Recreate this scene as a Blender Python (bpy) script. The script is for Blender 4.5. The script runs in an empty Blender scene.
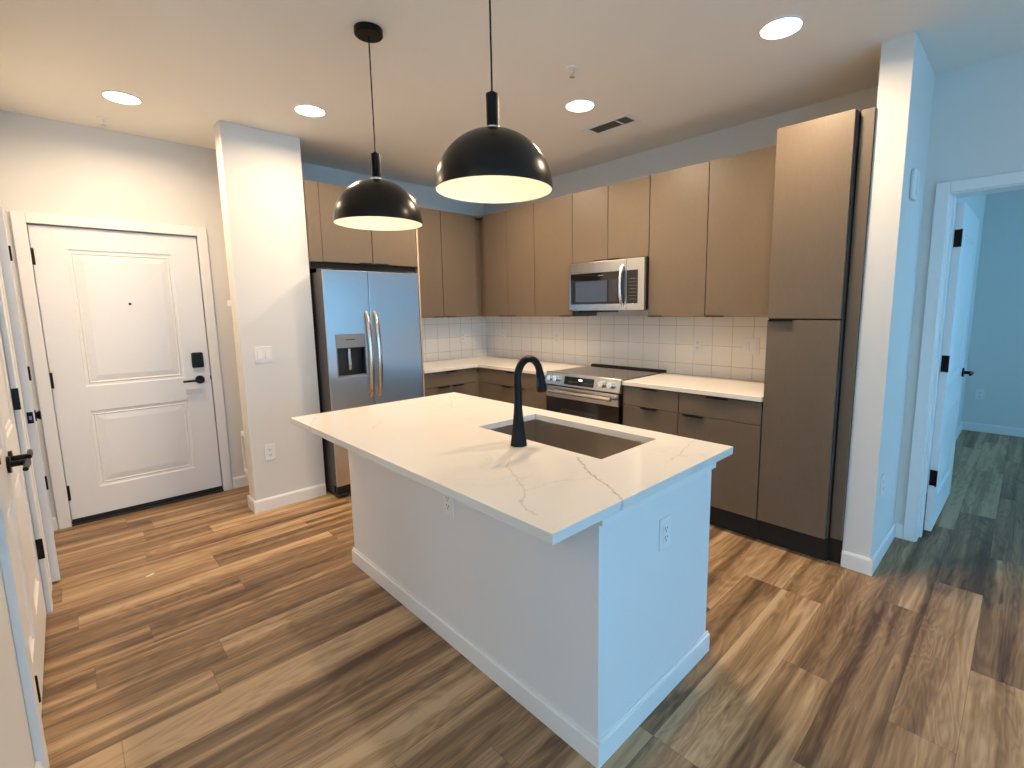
import bpy, bmesh, math, random
from mathutils import Vector, Matrix
random.seed(7)
PI = math.pi
SC = bpy.context.scene
COL = SC.collection

# ------------------------------------------------------------------ camera
CP = Vector((4.4119, -3.5469, 1.4489))
YAW, PITCH, ROLL, FOC, OX, OY = .8023, -.1362, -.0145, 481.2545, 19.2574, -9.2078
_r0 = Vector((math.cos(YAW), math.sin(YAW), 0))
_f = Vector((-math.sin(YAW)*math.cos(PITCH), math.cos(YAW)*math.cos(PITCH), math.sin(PITCH)))
_u0 = _r0.cross(_f)
_r = _r0*math.cos(ROLL)+_u0*math.sin(ROLL)
_u = -_r0*math.sin(ROLL)+_u0*math.cos(ROLL)
cam = bpy.data.cameras.new('camera')
cam.sensor_fit = 'HORIZONTAL'; cam.sensor_width = 36; cam.lens = FOC/1024*36
cam.shift_x = -OX/1024; cam.shift_y = OY/1024
cam.clip_start = .02
co = bpy.data.objects.new('camera', cam); COL.objects.link(co)
M = Matrix((( _r.x, _u.x, -_f.x, CP.x), (_r.y, _u.y, -_f.y, CP.y), (_r.z, _u.z, -_f.z, CP.z), (0, 0, 0, 1)))
co.matrix_world = M
SC.camera = co

# ------------------------------------------------------------------ world / exposure
H = 2.704
SC.view_settings.view_transform = 'Standard'
SC.view_settings.look = 'None'
SC.view_settings.gamma = 1
SC.view_settings.use_curve_mapping = False
SC.view_settings.exposure = 0.2
W = bpy.data.worlds.new('world'); SC.world = W; W.use_nodes = True
bg = W.node_tree.nodes['Background']
bg.inputs['Color'].default_value = (.22, .60, 1.0, 1)
bg.inputs['Strength'].default_value = 4.7
WARM = (1.0, .74, .48)
P_DOWN = 16.0
P_PEND = 1.1
P_LIVING = 12.0

def light(name, kind, loc, power, color, rot=(0, 0, 0), **kw):
    l = bpy.data.lights.new(name, kind); l.energy = power; l.color = color
    for k, v in kw.items(): setattr(l, k, v)
    o = bpy.data.objects.new(name, l); COL.objects.link(o); o.location = loc; o.rotation_euler = rot
    return o
def portal(name, loc, rot, sx, sy):
    o = light(name, 'AREA', loc, 1, (1, 1, 1), rot, shape='RECTANGLE', size=sx, size_y=sy)
    o.data.cycles.is_portal = True
    return o
RX = 8.0            # living room window wall
WINS = [(-6.6, -4.9), (-4.6, -2.9), (-2.6, -.9)]
for a, b in WINS:
    portal('window_daylight', (RX+.02, (a+b)/2, 1.25), (0, PI/2, 0), 2.3, b-a)
portal('bedroom_daylight', (7.62, 2.0, 1.5), (0, PI/2, 0), 1.7, 2.8)
for x, y in [(5.3, -5.6), (6.9, -5.6), (3.8, -5.6)]:
    light('living_room_fill', 'AREA', (x, y, H-.03), P_LIVING, (1, .86, .70), shape='DISK', size=.5)  # unseen fill lamps added in the living room, without fixtures

# ------------------------------------------------------------------ materials
def srgb(r, g, b):
    f = lambda c: (c/255/12.92 if c/255 <= .04045 else ((c/255+.055)/1.055)**2.4)
    return (f(r), f(g), f(b), 1)
class NT:
    def __init__(s, name):
        s.m = bpy.data.materials.new(name); s.m.use_nodes = True
        s.t = s.m.node_tree; s.b = s.t.nodes['Principled BSDF']
    def n(s, kind, **kw):
        o = s.t.nodes.new(kind)
        for k, v in kw.items():
            if k in ('operation', 'blend_type', 'data_type', 'noise_dimensions', 'feature', 'distance', 'wave_type', 'bands_direction', 'wave_profile'): setattr(o, k, v)
        return o
    def l(s, a, b): s.t.links.new(a, b)
    def val(s, sock, v):
        if hasattr(v, 'is_output'): s.l(v, sock)
        else: sock.default_value = v
    def math(s, op, a, b=0.0, c=0.0, clamp=False):
        o = s.n('ShaderNodeMath', operation=op); o.use_clamp = clamp
        s.val(o.inputs[0], a); s.val(o.inputs[1], b); s.val(o.inputs[2], c)
        return o.outputs[0]
    def vm(s, op, a, b=(0, 0, 0)):
        o = s.n('ShaderNodeVectorMath', operation=op)
        s.val(o.inputs[0], a); s.val(o.inputs[1], b)
        return o.outputs['Value'] if op in ('DOT_PRODUCT', 'LENGTH', 'DISTANCE') else o.outputs[0]
    def coord(s): return s.n('ShaderNodeTexCoord').outputs['Object']
    def xyz(s, v):
        o = s.n('ShaderNodeSeparateXYZ'); s.l(v, o.inputs[0]); return o.outputs
    def comb(s, x, y, z):
        o = s.n('ShaderNodeCombineXYZ')
        for i, v in enumerate((x, y, z)): s.val(o.inputs[i], v)
        return o.outputs[0]
    def noise(s, vec, scale, detail=3, rough=.5, dist=0.0):
        o = s.n('ShaderNodeTexNoise'); s.val(o.inputs['Vector'], vec)
        o.inputs['Scale'].default_value = scale; o.inputs['Detail'].default_value = detail
        o.inputs['Roughness'].default_value = rough; o.inputs['Distortion'].default_value = dist
        return o.outputs['Fac']
    def ramp(s, fac, stops):
        o = s.n('ShaderNodeValToRGB'); s.l(fac, o.inputs[0]); e = o.color_ramp.elements
        while len(e) < len(stops): e.new(.5)
        for i, (p, c) in enumerate(stops):
            e[i].position = p; e[i].color = c if len(c) == 4 else (*c, 1)
        return o.outputs[0]
    def mix(s, fac, a, b, bt='MIX'):
        o = s.n('ShaderNodeMix', data_type='RGBA', blend_type=bt)
        s.val(o.inputs[0], fac); s.val(o.inputs[6], a); s.val(o.inputs[7], b)
        return o.outputs[2]
    def bump(s, h, strength=.2, dist=.002):
        o = s.n('ShaderNodeBump'); o.inputs['Strength'].default_value = strength; o.inputs['Distance'].default_value = dist
        s.l(h, o.inputs['Height']); s.l(o.outputs[0], s.b.inputs['Normal'])
    def set(s, color=None, rough=.5, metal=0.0, spec=None, coat=None):
        if color is not None: s.val(s.b.inputs['Base Color'], color)
        s.val(s.b.inputs['Roughness'], rough); s.val(s.b.inputs['Metallic'], metal)
        if spec is not None: s.b.inputs['Specular IOR Level'].default_value = spec
        if coat is not None: s.b.inputs['Coat Weight'].default_value = coat
        return s.m

def simple(name, c, rough=.5, metal=0.0, var=.04, scale=12, bump=0, spec=None, coat=None):
    t = NT(name); v = t.coord()
    f = t.noise(v, scale, 3)
    d = tuple(max(0, x*(1-var)) for x in c[:3])+(1,); e = tuple(min(1, x*(1+var)) for x in c[:3])+(1,)
    t.set(t.mix(f, d, e), rough, metal, spec, coat)
    if bump: t.bump(t.noise(v, scale*12, 2), bump, .001)
    return t.m
def glow(name, c, strength):
    t = NT(name); t.set((.8, .8, .8, 1), .5)
    t.b.inputs['Emission Color'].default_value = c; t.b.inputs['Emission Strength'].default_value = strength
    return t.m

M_WALL = simple('wall_paint', (.74, .725, .69, 1), .75, var=.015, scale=3, bump=.12)
M_CEIL = simple('ceiling_paint', (.89, .85, .77, 1), .85, var=.015, scale=3, bump=.2)
M_TRIM = simple('trim_paint', (.84, .83, .81, 1), .38, var=.01)
M_DOOR = simple('door_paint', (.83, .825, .82, 1), .4, var=.01)
M_ISL = simple('island_paint', (.78, .775, .765, 1), .6, var=.015, scale=3, bump=.1)
M_BLACK = simple('black_metal', (.007, .007, .008, 1), .36, var=.2, spec=.2)
M_SHADE = simple('black_shade_enamel', (.011, .009, .008, 1), .27, var=.1, spec=.35)
M_LINING = simple('white_shade_lining', (.78, .74, .64, 1), .6, var=.01)
M_DARK = simple('dark_plastic', (.02, .02, .021, 1), .45, var=.2)
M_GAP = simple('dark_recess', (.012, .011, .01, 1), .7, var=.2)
M_PLATE = simple('white_plastic', (.82, .81, .79, 1), .35, var=.01)
M_SLOT = simple('slot_dark', (.05, .045, .04, 1), .6)
M_CHROME = simple('chrome', (.9, .9, .9, 1), .22, 1.0, var=.02)
M_GLASSBLK = simple('black_glass', (.008, .008, .009, 1), .06, var=.1, spec=.6)
M_SCREEN = simple('oven_window_glass', (.03, .028, .027, 1), .05, var=.1, spec=.6)
M_KEY = simple('keypad_print', (.25, .25, .245, 1), .5)
M_VENTDK = simple('vent_duct_dark', (.20, .18, .165, 1), .7)
M_PAPER = simple('paper', (.8, .78, .72, 1), .8)
M_DISP = glow('range_clock_digits', (.75, .9, 1, 1), 4.0)
M_LENS = glow('downlight_lens', (1, .93, .82, 1), 14.0)
M_BULB = glow('bulb', (1, .85, .62, 1), 1.6)

def stainless(name, c, rough=.26, horiz=True, aniso=0):
    t = NT(name); v = t.coord(); x, y, z = t.xyz(v)
    sv = t.comb(t.math('MULTIPLY', x, 3 if horiz else 300), t.math('MULTIPLY', y, 3 if horiz else 300), t.math('MULTIPLY', z, 300 if horiz else 3))
    f = t.noise(sv, 1, 2); g = t.noise(v, 2.5, 2)
    r = t.math('ADD', t.math('MULTIPLY', f, .10), rough-.05)
    t.set(t.mix(g, tuple(k*.92 for k in c[:3])+(1,), c), r, 1.0)
    t.bump(t.math('ADD', f, t.math('MULTIPLY', t.noise(v, 4, 1), 6)), .05, .002)
    if aniso:
        t.b.inputs['Anisotropic'].default_value = aniso
        tg = t.n('ShaderNodeTangent'); tg.direction_type = 'RADIAL'; tg.axis = 'Z'; t.l(tg.outputs[0], t.b.inputs['Tangent'])
    return t.m
M_FRIDGE = stainless('vertical_brushed_stainless', (.66, .68, .70, 1), .30, False, .85)
M_STEEL = stainless('brushed_stainless', (.62, .63, .64, 1), .24)
M_STEELH = stainless('handle_stainless', (.70, .67, .64, 1), .2, False)
M_SINK = stainless('sink_stainless', (.62, .57, .52, 1), .3)

def laminate():
    t = NT('taupe_laminate'); v = t.coord(); x, y, z = t.xyz(v)
    sv = t.comb(t.math('MULTIPLY', x, 160), t.math('MULTIPLY', y, 160), t.math('MULTIPLY', z, 26))
    f = t.noise(sv, 1, 4, .7); g = t.noise(v, 3, 2)
    k = t.math('ADD', t.math('MULTIPLY', f, .75), t.math('MULTIPLY', g, .25))
    t.set(t.ramp(k, [(.25, (.125, .094, .066)), (.75, (.155, .118, .083))]), .42)
    t.bump(f, .05, .001)
    return t.m
M_CAB = laminate()

def floor_mat():
    t = NT('oak_plank_floor'); v = t.coord(); x, y, z = t.xyz(v)
    PW, PL = .182, 1.22
    xr = t.math('DIVIDE', t.math('ADD', x, 20.02), PW)
    row = t.math('FLOOR', xr)
    wn = t.n('ShaderNodeTexWhiteNoise'); wn.noise_dimensions = '1D'; t.l(row, wn.inputs['W'])
    yr = t.math('DIVIDE', t.math('ADD', t.math('ADD', y, 30), t.math('MULTIPLY', wn.outputs['Value'], PL)), PL)
    cl = t.math('FLOOR', yr)
    wn2 = t.n('ShaderNodeTexWhiteNoise'); wn2.noise_dimensions = '2D'; t.l(t.comb(row, cl, 0), wn2.inputs['Vector'])
    pid = wn2.outputs['Value']
    off = t.math('MULTIPLY', pid, 37.0)
    # long soft bands inside each plank
    bv = t.comb(t.math('ADD', t.math('MULTIPLY', x, 15), off), t.math('MULTIPLY', y, .55), off)
    band = t.noise(bv, 1, 2, .5, .4)
    # cathedral grain: rings of a stretched, warped field
    cv = t.comb(t.math('ADD', t.math('MULTIPLY', x, 5.5), off), t.math('MULTIPLY', y, .8), t.math('MULTIPLY', pid, 11))
    fld = t.noise(cv, 1.1, 3, .55, .7)
    ring = t.math('FRACT', t.math('MULTIPLY', fld, 15))
    ring = t.math('ABSOLUTE', t.math('SUBTRACT', ring, .5))
    ring = t.math('MULTIPLY', ring, 2)
    fv = t.comb(t.math('ADD', t.math('MULTIPLY', x, 150), off), t.math('MULTIPLY', y, 6), off)
    fine = t.noise(fv, 1, 3, .6)
    kv = t.comb(t.math('ADD', t.math('MULTIPLY', x, 14), off), t.math('MULTIPLY', y, 1.6), off)
    kn = t.noise(kv, 1, 3, .6, .8)
    k = t.math('MULTIPLY', band, .80)
    k = t.math('ADD', k, t.math('MULTIPLY', pid, .17))
    k = t.math('ADD', k, t.math('MULTIPLY', ring, .08))
    k = t.math('ADD', k, t.math('MULTIPLY', fine, .22))
    k = t.math('SUBTRACT', k, t.math('MULTIPLY', t.math('GREATER_THAN', kn, .64), .0))
    dk = t.math('MULTIPLY', t.math('SUBTRACT', kn, .58, clamp=True), 1.1)
    k = t.math('SUBTRACT', k, dk)
    c = t.ramp(k, [(.40, (.080, .044, .024)), (.54, (.180, .106, .055)), (.66, (.31, .193, .101)), (.80, (.50, .34, .195))])
    # joints
    ex = t.math('ABSOLUTE', t.math('SUBTRACT', t.math('FRACT', xr), .5))
    ey = t.math('ABSOLUTE', t.math('SUBTRACT', t.math('FRACT', yr), .5))
    j = t.math('MAXIMUM', t.math('GREATER_THAN', ex, .493), t.math('GREATER_THAN', ey, .4990))
    c = t.mix(t.math('MULTIPLY', j, .45), c, (.06, .038, .025, 1))
    t.set(c, t.math('ADD', t.math('MULTIPLY', fine, .15), .36), spec=.4)
    h = t.math('SUBTRACT', t.math('MULTIPLY', fine, .5), j)
    t.bump(h, .18, .002)
    return t.m
M_FLOOR = floor_mat()

def quartz(name, paths=(), seed=0.0):
    t = NT(name); v = t.coord()
    ds = t.vm('SUBTRACT', t.n('ShaderNodeTexNoise').outputs['Color'], (.5, .5, .5))
    nz = ds.node.inputs[0].links[0].from_node; t.l(v, nz.inputs['Vector']); nz.inputs['Scale'].default_value = 30; nz.inputs['Detail'].default_value = 5; nz.inputs['Roughness'].default_value = .7
    sc = t.n('ShaderNodeVectorMath', operation='SCALE'); t.l(ds, sc.inputs[0]); sc.inputs['Scale'].default_value = .05
    w = t.vm('ADD', v, sc.outputs[0])
    # faint overall veining
    a = t.noise(t.vm('ADD', v, (seed, seed*2, 0)), 1.6, 6, .62, 1.3)
    a = t.math('ABSOLUTE', t.math('SUBTRACT', a, .5))
    soft = t.math('SUBTRACT', 1, t.math('MULTIPLY', a, 60), clamp=True)
    gate = t.math('MULTIPLY', t.math('SUBTRACT', t.noise(v, 2.3, 2), .52, clamp=True), 5, clamp=True)
    vein = t.math('MULTIPLY', t.math('MULTIPLY', soft, gate), .22)
    br = t.noise(v, 30, 3)
    for (A, B, wd, st) in paths:
        A = Vector(A); B = Vector(B); d = B-A; L2 = d.length_squared
        pa = t.vm('SUBTRACT', w, tuple(A))
        pa = t.vm('MULTIPLY', pa, (1, 1, 0))
        h = t.math('DIVIDE', t.vm('DOT_PRODUCT', pa, tuple(d)), L2, clamp=True)
        hs = t.n('ShaderNodeVectorMath', operation='SCALE'); hs.inputs[0].default_value = tuple(d); t.l(h, hs.inputs['Scale'])
        dist = t.vm('LENGTH', t.vm('SUBTRACT', pa, hs.outputs[0]))
        e = t.math('SUBTRACT', 1, t.math('DIVIDE', dist, wd), clamp=True)
        e = t.math('MULTIPLY', e, t.math('MULTIPLY', t.math('ADD', br, .35), st))
        vein = t.math('MAXIMUM', vein, e)
    base = t.mix(t.noise(v, 1.5, 3), (.72, .69, .65, 1), (.78, .755, .715, 1))
    t.set(t.mix(vein, base, (.20, .175, .155, 1)), .16, spec=.45)
    return t.m
def tile(name, axis, u0):
    t = NT(name); x, y, z = t.xyz(t.coord()); u = x if axis == 'x' else y
    fu = t.math('ABSOLUTE', t.math('SUBTRACT', t.math('FRACT', t.math('DIVIDE', t.math('ADD', u, -u0+15.25+.07625), .1525)), .5))
    fz = t.math('ABSOLUTE', t.math('SUBTRACT', t.math('FRACT', t.math('DIVIDE', t.math('ADD', z, -1.0+.15*10+.075), .15)), .5))
    # distance to the nearest joint, in metres
    du = t.math('MULTIPLY', fu, .1525); dz = t.math('MULTIPLY', fz, .15)
    g = t.math('MINIMUM', du, dz)
    k = t.math('SUBTRACT', 1, t.math('DIVIDE', g, .0024), clamp=True)
    n = t.noise(t.coord(), 5, 2)
    c = t.mix(n, (.82, .79, .74, 1), (.86, .83, .78, 1))
    t.set(t.mix(k, c, (.33, .27, .21, 1)), .32, spec=.4)
    t.bump(t.math('SUBTRACT', t.math('MULTIPLY', t.noise(t.coord(), 14, 2), .3), k), .3, .002)
    return t.m

# ------------------------------------------------------------------ mesh helpers
class MB:
    def __init__(s): s.bm = bmesh.new()
    def quad(s, pts):
        return s.bm.faces.new([s.bm.verts.new(p) for p in pts])
    def box(s, x0, x1, y0, y1, z0, z1):
        x0, x1 = sorted((x0, x1)); y0, y1 = sorted((y0, y1)); z0, z1 = sorted((z0, z1))
        v = [s.bm.verts.new(p) for p in ((x0, y0, z0), (x1, y0, z0), (x1, y1, z0), (x0, y1, z0), (x0, y0, z1), (x1, y0, z1), (x1, y1, z1), (x0, y1, z1))]
        for f in ((0, 3, 2, 1), (4, 5, 6, 7), (0, 1, 5, 4), (1, 2, 6, 5), (2, 3, 7, 6), (3, 0, 4, 7)):
            s.bm.faces.new([v[i] for i in f])
        return s
    def prism(s, poly, z0, z1):
        a = [s.bm.verts.new((p[0], p[1], z0)) for p in poly]; b = [s.bm.verts.new((p[0], p[1], z1)) for p in poly]
        n = len(poly)
        s.bm.faces.new(a[::-1]); s.bm.faces.new(b)
        for i in range(n): s.bm.faces.new((a[i], a[(i+1) % n], b[(i+1) % n], b[i]))
        return s
    def prism_x(s, poly, x0, x1):       # poly in (y, z)
        a = [s.bm.verts.new((x0, p[0], p[1])) for p in poly]; b = [s.bm.verts.new((x1, p[0], p[1])) for p in poly]
        n = len(poly)
        s.bm.faces.new(a[::-1]); s.bm.faces.new(b)
        for i in range(n): s.bm.faces.new((a[i], a[(i+1) % n], b[(i+1) % n], b[i]))
        return s
    def holed(s, o, i, c0, c1, plane='xy'):
        # slab with rectangular hole. o/i = (a0,a1,b0,b1); plane xy: c=z ; plane xz: c=y
        def P(a, b, c): return (a, b, c) if plane == 'xy' else (a, c, b)
        R = lambda r, c: [s.bm.verts.new(P(a, b, c)) for a, b in ((r[0], r[2]), (r[1], r[2]), (r[1], r[3]), (r[0], r[3]))]
        o0, o1, i0, i1 = R(o, c0), R(o, c1), R(i, c0), R(i, c1)
        for k in range(4):
            m = (k+1) % 4
            s.bm.faces.new((o1[k], o1[m], i1[m], i1[k])); s.bm.faces.new((o0[m], o0[k], i0[k], i0[m]))
            s.bm.faces.new((o0[k], o0[m], o1[m], o1[k])); s.bm.faces.new((i0[m], i0[k], i1[k], i1[m]))
        return s
    def cyl(s, p0, p1, r0, r1=None, seg=20):
        return s.tube([p0, p1], [r0, r0 if r1 is None else r1], seg)
    def tube(s, pts, rad, seg=14, cap=True, sx=1.0, sy=1.0):
        pts = [Vector(p) for p in pts]
        if not hasattr(rad, '__len__'): rad = [rad]*len(pts)
        rings = []; ref = None
        for i, p in enumerate(pts):
            d = (pts[min(i+1, len(pts)-1)]-pts[max(i-1, 0)]).normalized()
            if ref is None:
                ref = Vector((1, 0, 0)) if abs(d.x) < .9 else Vector((0, 0, 1))
            a = (ref-d*ref.dot(d)).normalized(); ref = a; b = d.cross(a)
            rings.append([s.bm.verts.new(p+(a*math.cos(2*PI*k/seg)*sx+b*math.sin(2*PI*k/seg)*sy)*rad[i]) for k in range(seg)])
        for i in range(len(rings)-1):
            for k in range(seg):
                s.bm.faces.new((rings[i][k], rings[i][(k+1) % seg], rings[i+1][(k+1) % seg], rings[i+1][k]))
        if cap: s.bm.faces.new(rings[0][::-1]); s.bm.faces.new(rings[-1])
        return s
    def lathe(s, prof, c=(0, 0, 0), seg=48):
        c = Vector(c); rings = []
        for r, z in prof:
            if r < 1e-6: rings.append([s.bm.verts.new(c+Vector((0, 0, z)))])
            else: rings.append([s.bm.verts.new(c+Vector((r*math.cos(2*PI*k/seg), r*math.sin(2*PI*k/seg), z))) for k in range(seg)])
        for i in range(len(rings)-1):
            A, B = rings[i], rings[i+1]
            for k in range(seg):
                m = (k+1) % seg
                if len(A) == 1 and len(B) == 1: continue
                if len(A) == 1: s.bm.faces.new((A[0], B[m], B[k]))
                elif len(B) == 1: s.bm.faces.new((A[k], A[m], B[0]))
                else: s.bm.faces.new((A[k], A[m], B[m], B[k]))
        return s
    def build(s, name, mat, parent=None, bevel=0, smooth=False, seg=2):
        bmesh.ops.recalc_face_normals(s.bm, faces=s.bm.faces)
        me = bpy.data.meshes.new(name); s.bm.to_mesh(me); s.bm.free()
        me.materials.append(mat)
        if smooth:
            for p in me.polygons: p.use_smooth = True
            me.set_sharp_from_angle(angle=math.radians(38))
        o = bpy.data.objects.new(name, me); COL.objects.link(o)
        if parent: o.parent = parent
        if bevel:
            b = o.modifiers.new('bevel', 'BEVEL'); b.width = bevel; b.segments = seg; b.limit_method = 'ANGLE'; b.angle_limit = math.radians(40)
        return o
def tag(o, label, cat, group=None, kind=None):
    if label: o['label'] = label
    if cat: o['category'] = cat
    if group: o['group'] = group
    if kind: o['kind'] = kind
    return o
def thing(name, label, cat, loc=(0, 0, 0), rz=0, group=None, rot=None):
    o = bpy.data.objects.new(name, None); COL.objects.link(o)
    o.location = loc; o.rotation_euler = rot or (0, 0, rz)
    return tag(o, label, cat, group)
def struct(o, label=None):
    o['kind'] = 'structure'
    if label: o['label'] = label
    return o
def dup(o, loc=None, rot=None, label=None, parent=None):
    c = o.copy(); COL.objects.link(c)
    if parent: c.parent = parent
    if loc: c.location = loc
    if rot is not None: c.rotation_euler = rot
    if label: c['label'] = label
    for ch in list(o.children): dup(ch, parent=c)
    return c

# ------------------------------------------------------------------ room shell
EX = -.0975                                   # entrance wall plane
struct(MB().box(-.4, RX+.15, -7.65, 4.0, -.06, 0).build('floor', M_FLOOR), 'wood-look plank floor')
struct(MB().box(-.4, RX+.15, -7.65, 4.0, H, H+.08).build('ceiling', M_CEIL), 'flat painted ceiling')
DY0, DY1, DZ = -3.642, -2.737, 2.045          # entrance door opening
m = MB(); m.box(EX-.15, EX, -3.9, DY0-.012, 0, H); m.box(EX-.15, EX, DY1+.012, -2.17, 0, H); m.box(EX-.15, EX, DY0-.012, DY1+.012, DZ+.012, H)
m.box(EX-.15, EX-.10, DY0-.012, DY1+.012, 0, DZ+.012)
struct(m.build('wall_entrance', M_WALL))
struct(MB().box(EX, .4395, -2.30, -2.166, 0, H).build('wall_nook', M_WALL))
struct(MB().box(.44, .5945, -2.6697, -2.165, 0, H).build('wall_column', M_WALL, bevel=.003))
struct(MB().box(-.15, 0, -2.1655, .15, 0, H).build('wall_fridge', M_WALL))
struct(MB().box(0, 3.792, 0, .15, 0, H).build('wall_range', M_WALL))
struct(MB().box(3.792, 3.925, -.5563, .15, 0, H).build('wall_stub', M_WALL, bevel=.003))
BDX0, BDX1, BDZ = 4.045, 4.985, 2.045         # bedroom door opening
BY0, BY1 = .07, .235
m = MB(); m.box(3.925, BDX0-.015, BY0, BY1, 0, H); m.box(BDX1+.015, RX, BY0, BY1, 0, H); m.box(BDX0-.015, BDX1+.015, BY0, BY1, BDZ+.015, H)
struct(m.build('wall_bedroom_side', M_WALL))
struct(MB().box(3.81, 3.96, BY1, 3.78, 0, H).build('wall_bedroom_left', M_WALL))
struct(MB().box(3.81, RX, 3.78, 3.93, 0, H).build('wall_bedroom_far', M_WALL))
m = MB(); WY = -1.0
m.box(7.6, 7.75, BY1, .6, 0, H); m.box(7.6, 7.75, 3.4, 3.78, 0, H); m.box(7.6, 7.75, .6, 3.4, 0, .65); m.box(7.6, 7.75, .6, 3.4, 2.35, H)
struct(m.build('wall_bedroom_right', M_WALL))
m = MB(); ys = [-7.65]+[k for w in WINS for k in w]+[BY0]
for i in range(0, len(ys), 2): m.box(RX, RX+.15, ys[i], ys[i+1], 0, H)
for a, b in WINS: m.box(RX, RX+.15, a, b, 0, .1); m.box(RX, RX+.15, a, b, 2.4, H)
struct(m.build('wall_right', M_WALL))
struct(MB().box(2.9, RX, -7.65, -7.5, 0, H).build('wall_back', M_WALL))
struct(MB().box(2.9, 3.05, -7.5, -3.8681, 0, H).build('wall_living', M_WALL))

def glass_mat():
    t = NT('window_glass'); t.set((1, 1, 1, 1), 0.0); t.b.inputs['Transmission Weight'].default_value = 1; t.b.inputs['IOR'].default_value = 1.01
    return t.m
M_GLASS = glass_mat()
def window(n, x, a, b, z0, z1):
    m = MB(); m.box(x+.03, x+.09, a, a+.05, z0, z1); m.box(x+.03, x+.09, b-.05, b, z0, z1); m.box(x+.03, x+.09, a+.05, b-.05, z0, z0+.05); m.box(x+.03, x+.09, a+.05, b-.05, z1-.05, z1)
    m.box(x+.03, x+.09, (a+b)/2-.03, (a+b)/2+.03, z0+.05, z1-.05)
    f = struct(m.build('window_%d' % n, M_TRIM))
    MB().box(x+.055, x+.061, a+.05, b-.05, z0+.05, z1-.05).build('pane', M_GLASS, f)
for i, (a, b) in enumerate(WINS): window(i+1, RX, a, b, .1, 2.4)
window(4, 7.6, .6, 3.4, .65, 2.35)

# hall wall (left of the picture) with its doors
HY = -3.748
AX0, AX1 = .03, .845                          # ajar door opening
CX0, CX1, CXM = 1.19, 2.31, 1.75              # closet double doors
m = MB()
m.box(EX, AX0-.015, HY-.12, HY, 0, H); m.box(AX1+.015, CX0-.01, HY-.12, HY, 0, H); m.box(CX1+.01, 3.05, HY-.12, HY, 0, H)
m.box(AX0-.015, AX1+.015, HY-.12, HY, DZ+.015, H); m.box(CX0-.01, CX1+.01, HY-.12, HY, DZ+.015, H)
m.box(AX0-.015, AX1+.015, HY-.12, HY-.09, 0, DZ+.015); m.box(CX0-.01, CX1+.01, HY-.12, HY-.09, 0, DZ+.015)
struct(m.build('wall_hall', M_WALL))

def casing(name, axis, plane, out, u0, u1, zt, w=.065, t=.018, wt=None):
    # around an opening u0..u1 up to zt; axis 'x': runs along x on plane y, outward sign out
    m = MB(); wt = wt or w
    def b(a, c, z0, z1):
        if axis == 'x': m.box(a, c, plane, plane+out*t, z0, z1)
        else: m.box(plane, plane+out*t, a, c, z0, z1)
    b(u0-w, u0, 0, zt+wt); b(u1, u1+w, 0, zt+wt); b(u0, u1, zt, zt+wt)
    return struct(m.build(name, M_TRIM, bevel=.004))
casing('trim_1', 'y', EX, 1, DY0-.001, DY1+.001, DZ-.008, .066, .018)
casing('trim_2', 'x', HY, 1, AX0-.01, AX1+.01, DZ+.006, .07, .016)
m = MB(); m.box(1.085, 1.18, HY, HY+.02, 0, DZ+.07); m.box(2.315, 2.40, HY, HY+.022, 0, DZ+.07); m.box(1.18, 2.315, HY, HY+.02, DZ+.006, DZ+.07)
tc = struct(m.build('trim_3', M_TRIM, bevel=.003))
casing('trim_4', 'x', BY0, -1, BDX0-.005, BDX1+.005, BDZ+.006, .062, .018)
# jambs of the bedroom door
m = MB(); m.box(BDX0-.015, BDX0, BY0, BY1, 0, BDZ+.015); m.box(BDX1, BDX1+.015, BY0, BY1, 0, BDZ+.015); m.box(BDX0, BDX1, BY0, BY1, BDZ, BDZ+.015)
m.box(BDX0, BDX0+.012, BY0+.09, BY0+.125, 0, BDZ); m.box(BDX1-.012, BDX1, BY0+.09, BY0+.125, 0, BDZ)
struct(m.build('trim_5', M_TRIM, bevel=.001))

def baseboard(name, segs, h=.092, t=.014):
    # each seg: ((x0,y0),(x1,y1), normal)
    m = MB()
    for (a, b, n) in segs:
        a = Vector((*a, 0)); b = Vector((*b, 0)); n = Vector((*n, 0))
        e = .0005
        prof = [(e, 0), (t, 0), (t, h-.012), (t-.006, h), (e, h)]
        A = [m.bm.verts.new(a+n*p[0]+Vector((0, 0, p[1]))) for p in prof]
        B = [m.bm.verts.new(b+n*p[0]+Vector((0, 0, p[1]))) for p in prof]
        m.bm.faces.new(A[::-1]); m.bm.faces.new(B)
        for i in range(5): m.bm.faces.new((A[i], A[(i+1) % 5], B[(i+1) % 5], B[i]))
    return struct(m.build(name, M_TRIM))
baseboard('baseboard_entrance', [((EX, -3.745), (EX, DY0-.07), (1, 0)), ((EX, DY1+.07), (EX, -2.30), (1, 0))])
baseboard('baseboard_column', [((.5945, -2.6832), (.5945, -2.17), (1, 0)), ((.44, -2.6697), (.6080, -2.6697), (0, -1)), ((.44, -2.17), (.44, -2.684), (-1, 0))])
baseboard('baseboard_stub', [((3.925, BY0), (3.925, -.5698), (1, 0)), ((3.794, -.5563), (3.9385, -.5563), (0, -1)), ((3.94, BY0), (BDX0-.068, BY0), (0, -1)), ((BDX1+.07, BY0), (RX, BY0), (0, -1))])
baseboard('baseboard_bedroom', [((3.975, 3.78), (7.6, 3.78), (0, -1)), ((3.96, BY1), (3.96, 3.78), (1, 0))])
baseboard('baseboard_hall', [((AX1+.082, HY), (1.084, HY), (0, 1)), ((2.401, HY), (3.05, HY), (0, 1))])
baseboard('baseboard_living', [((3.05, HY), (3.05, -7.5), (1, 0)), ((3.05, -7.5), (RX, -7.5), (0, 1))])

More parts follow.
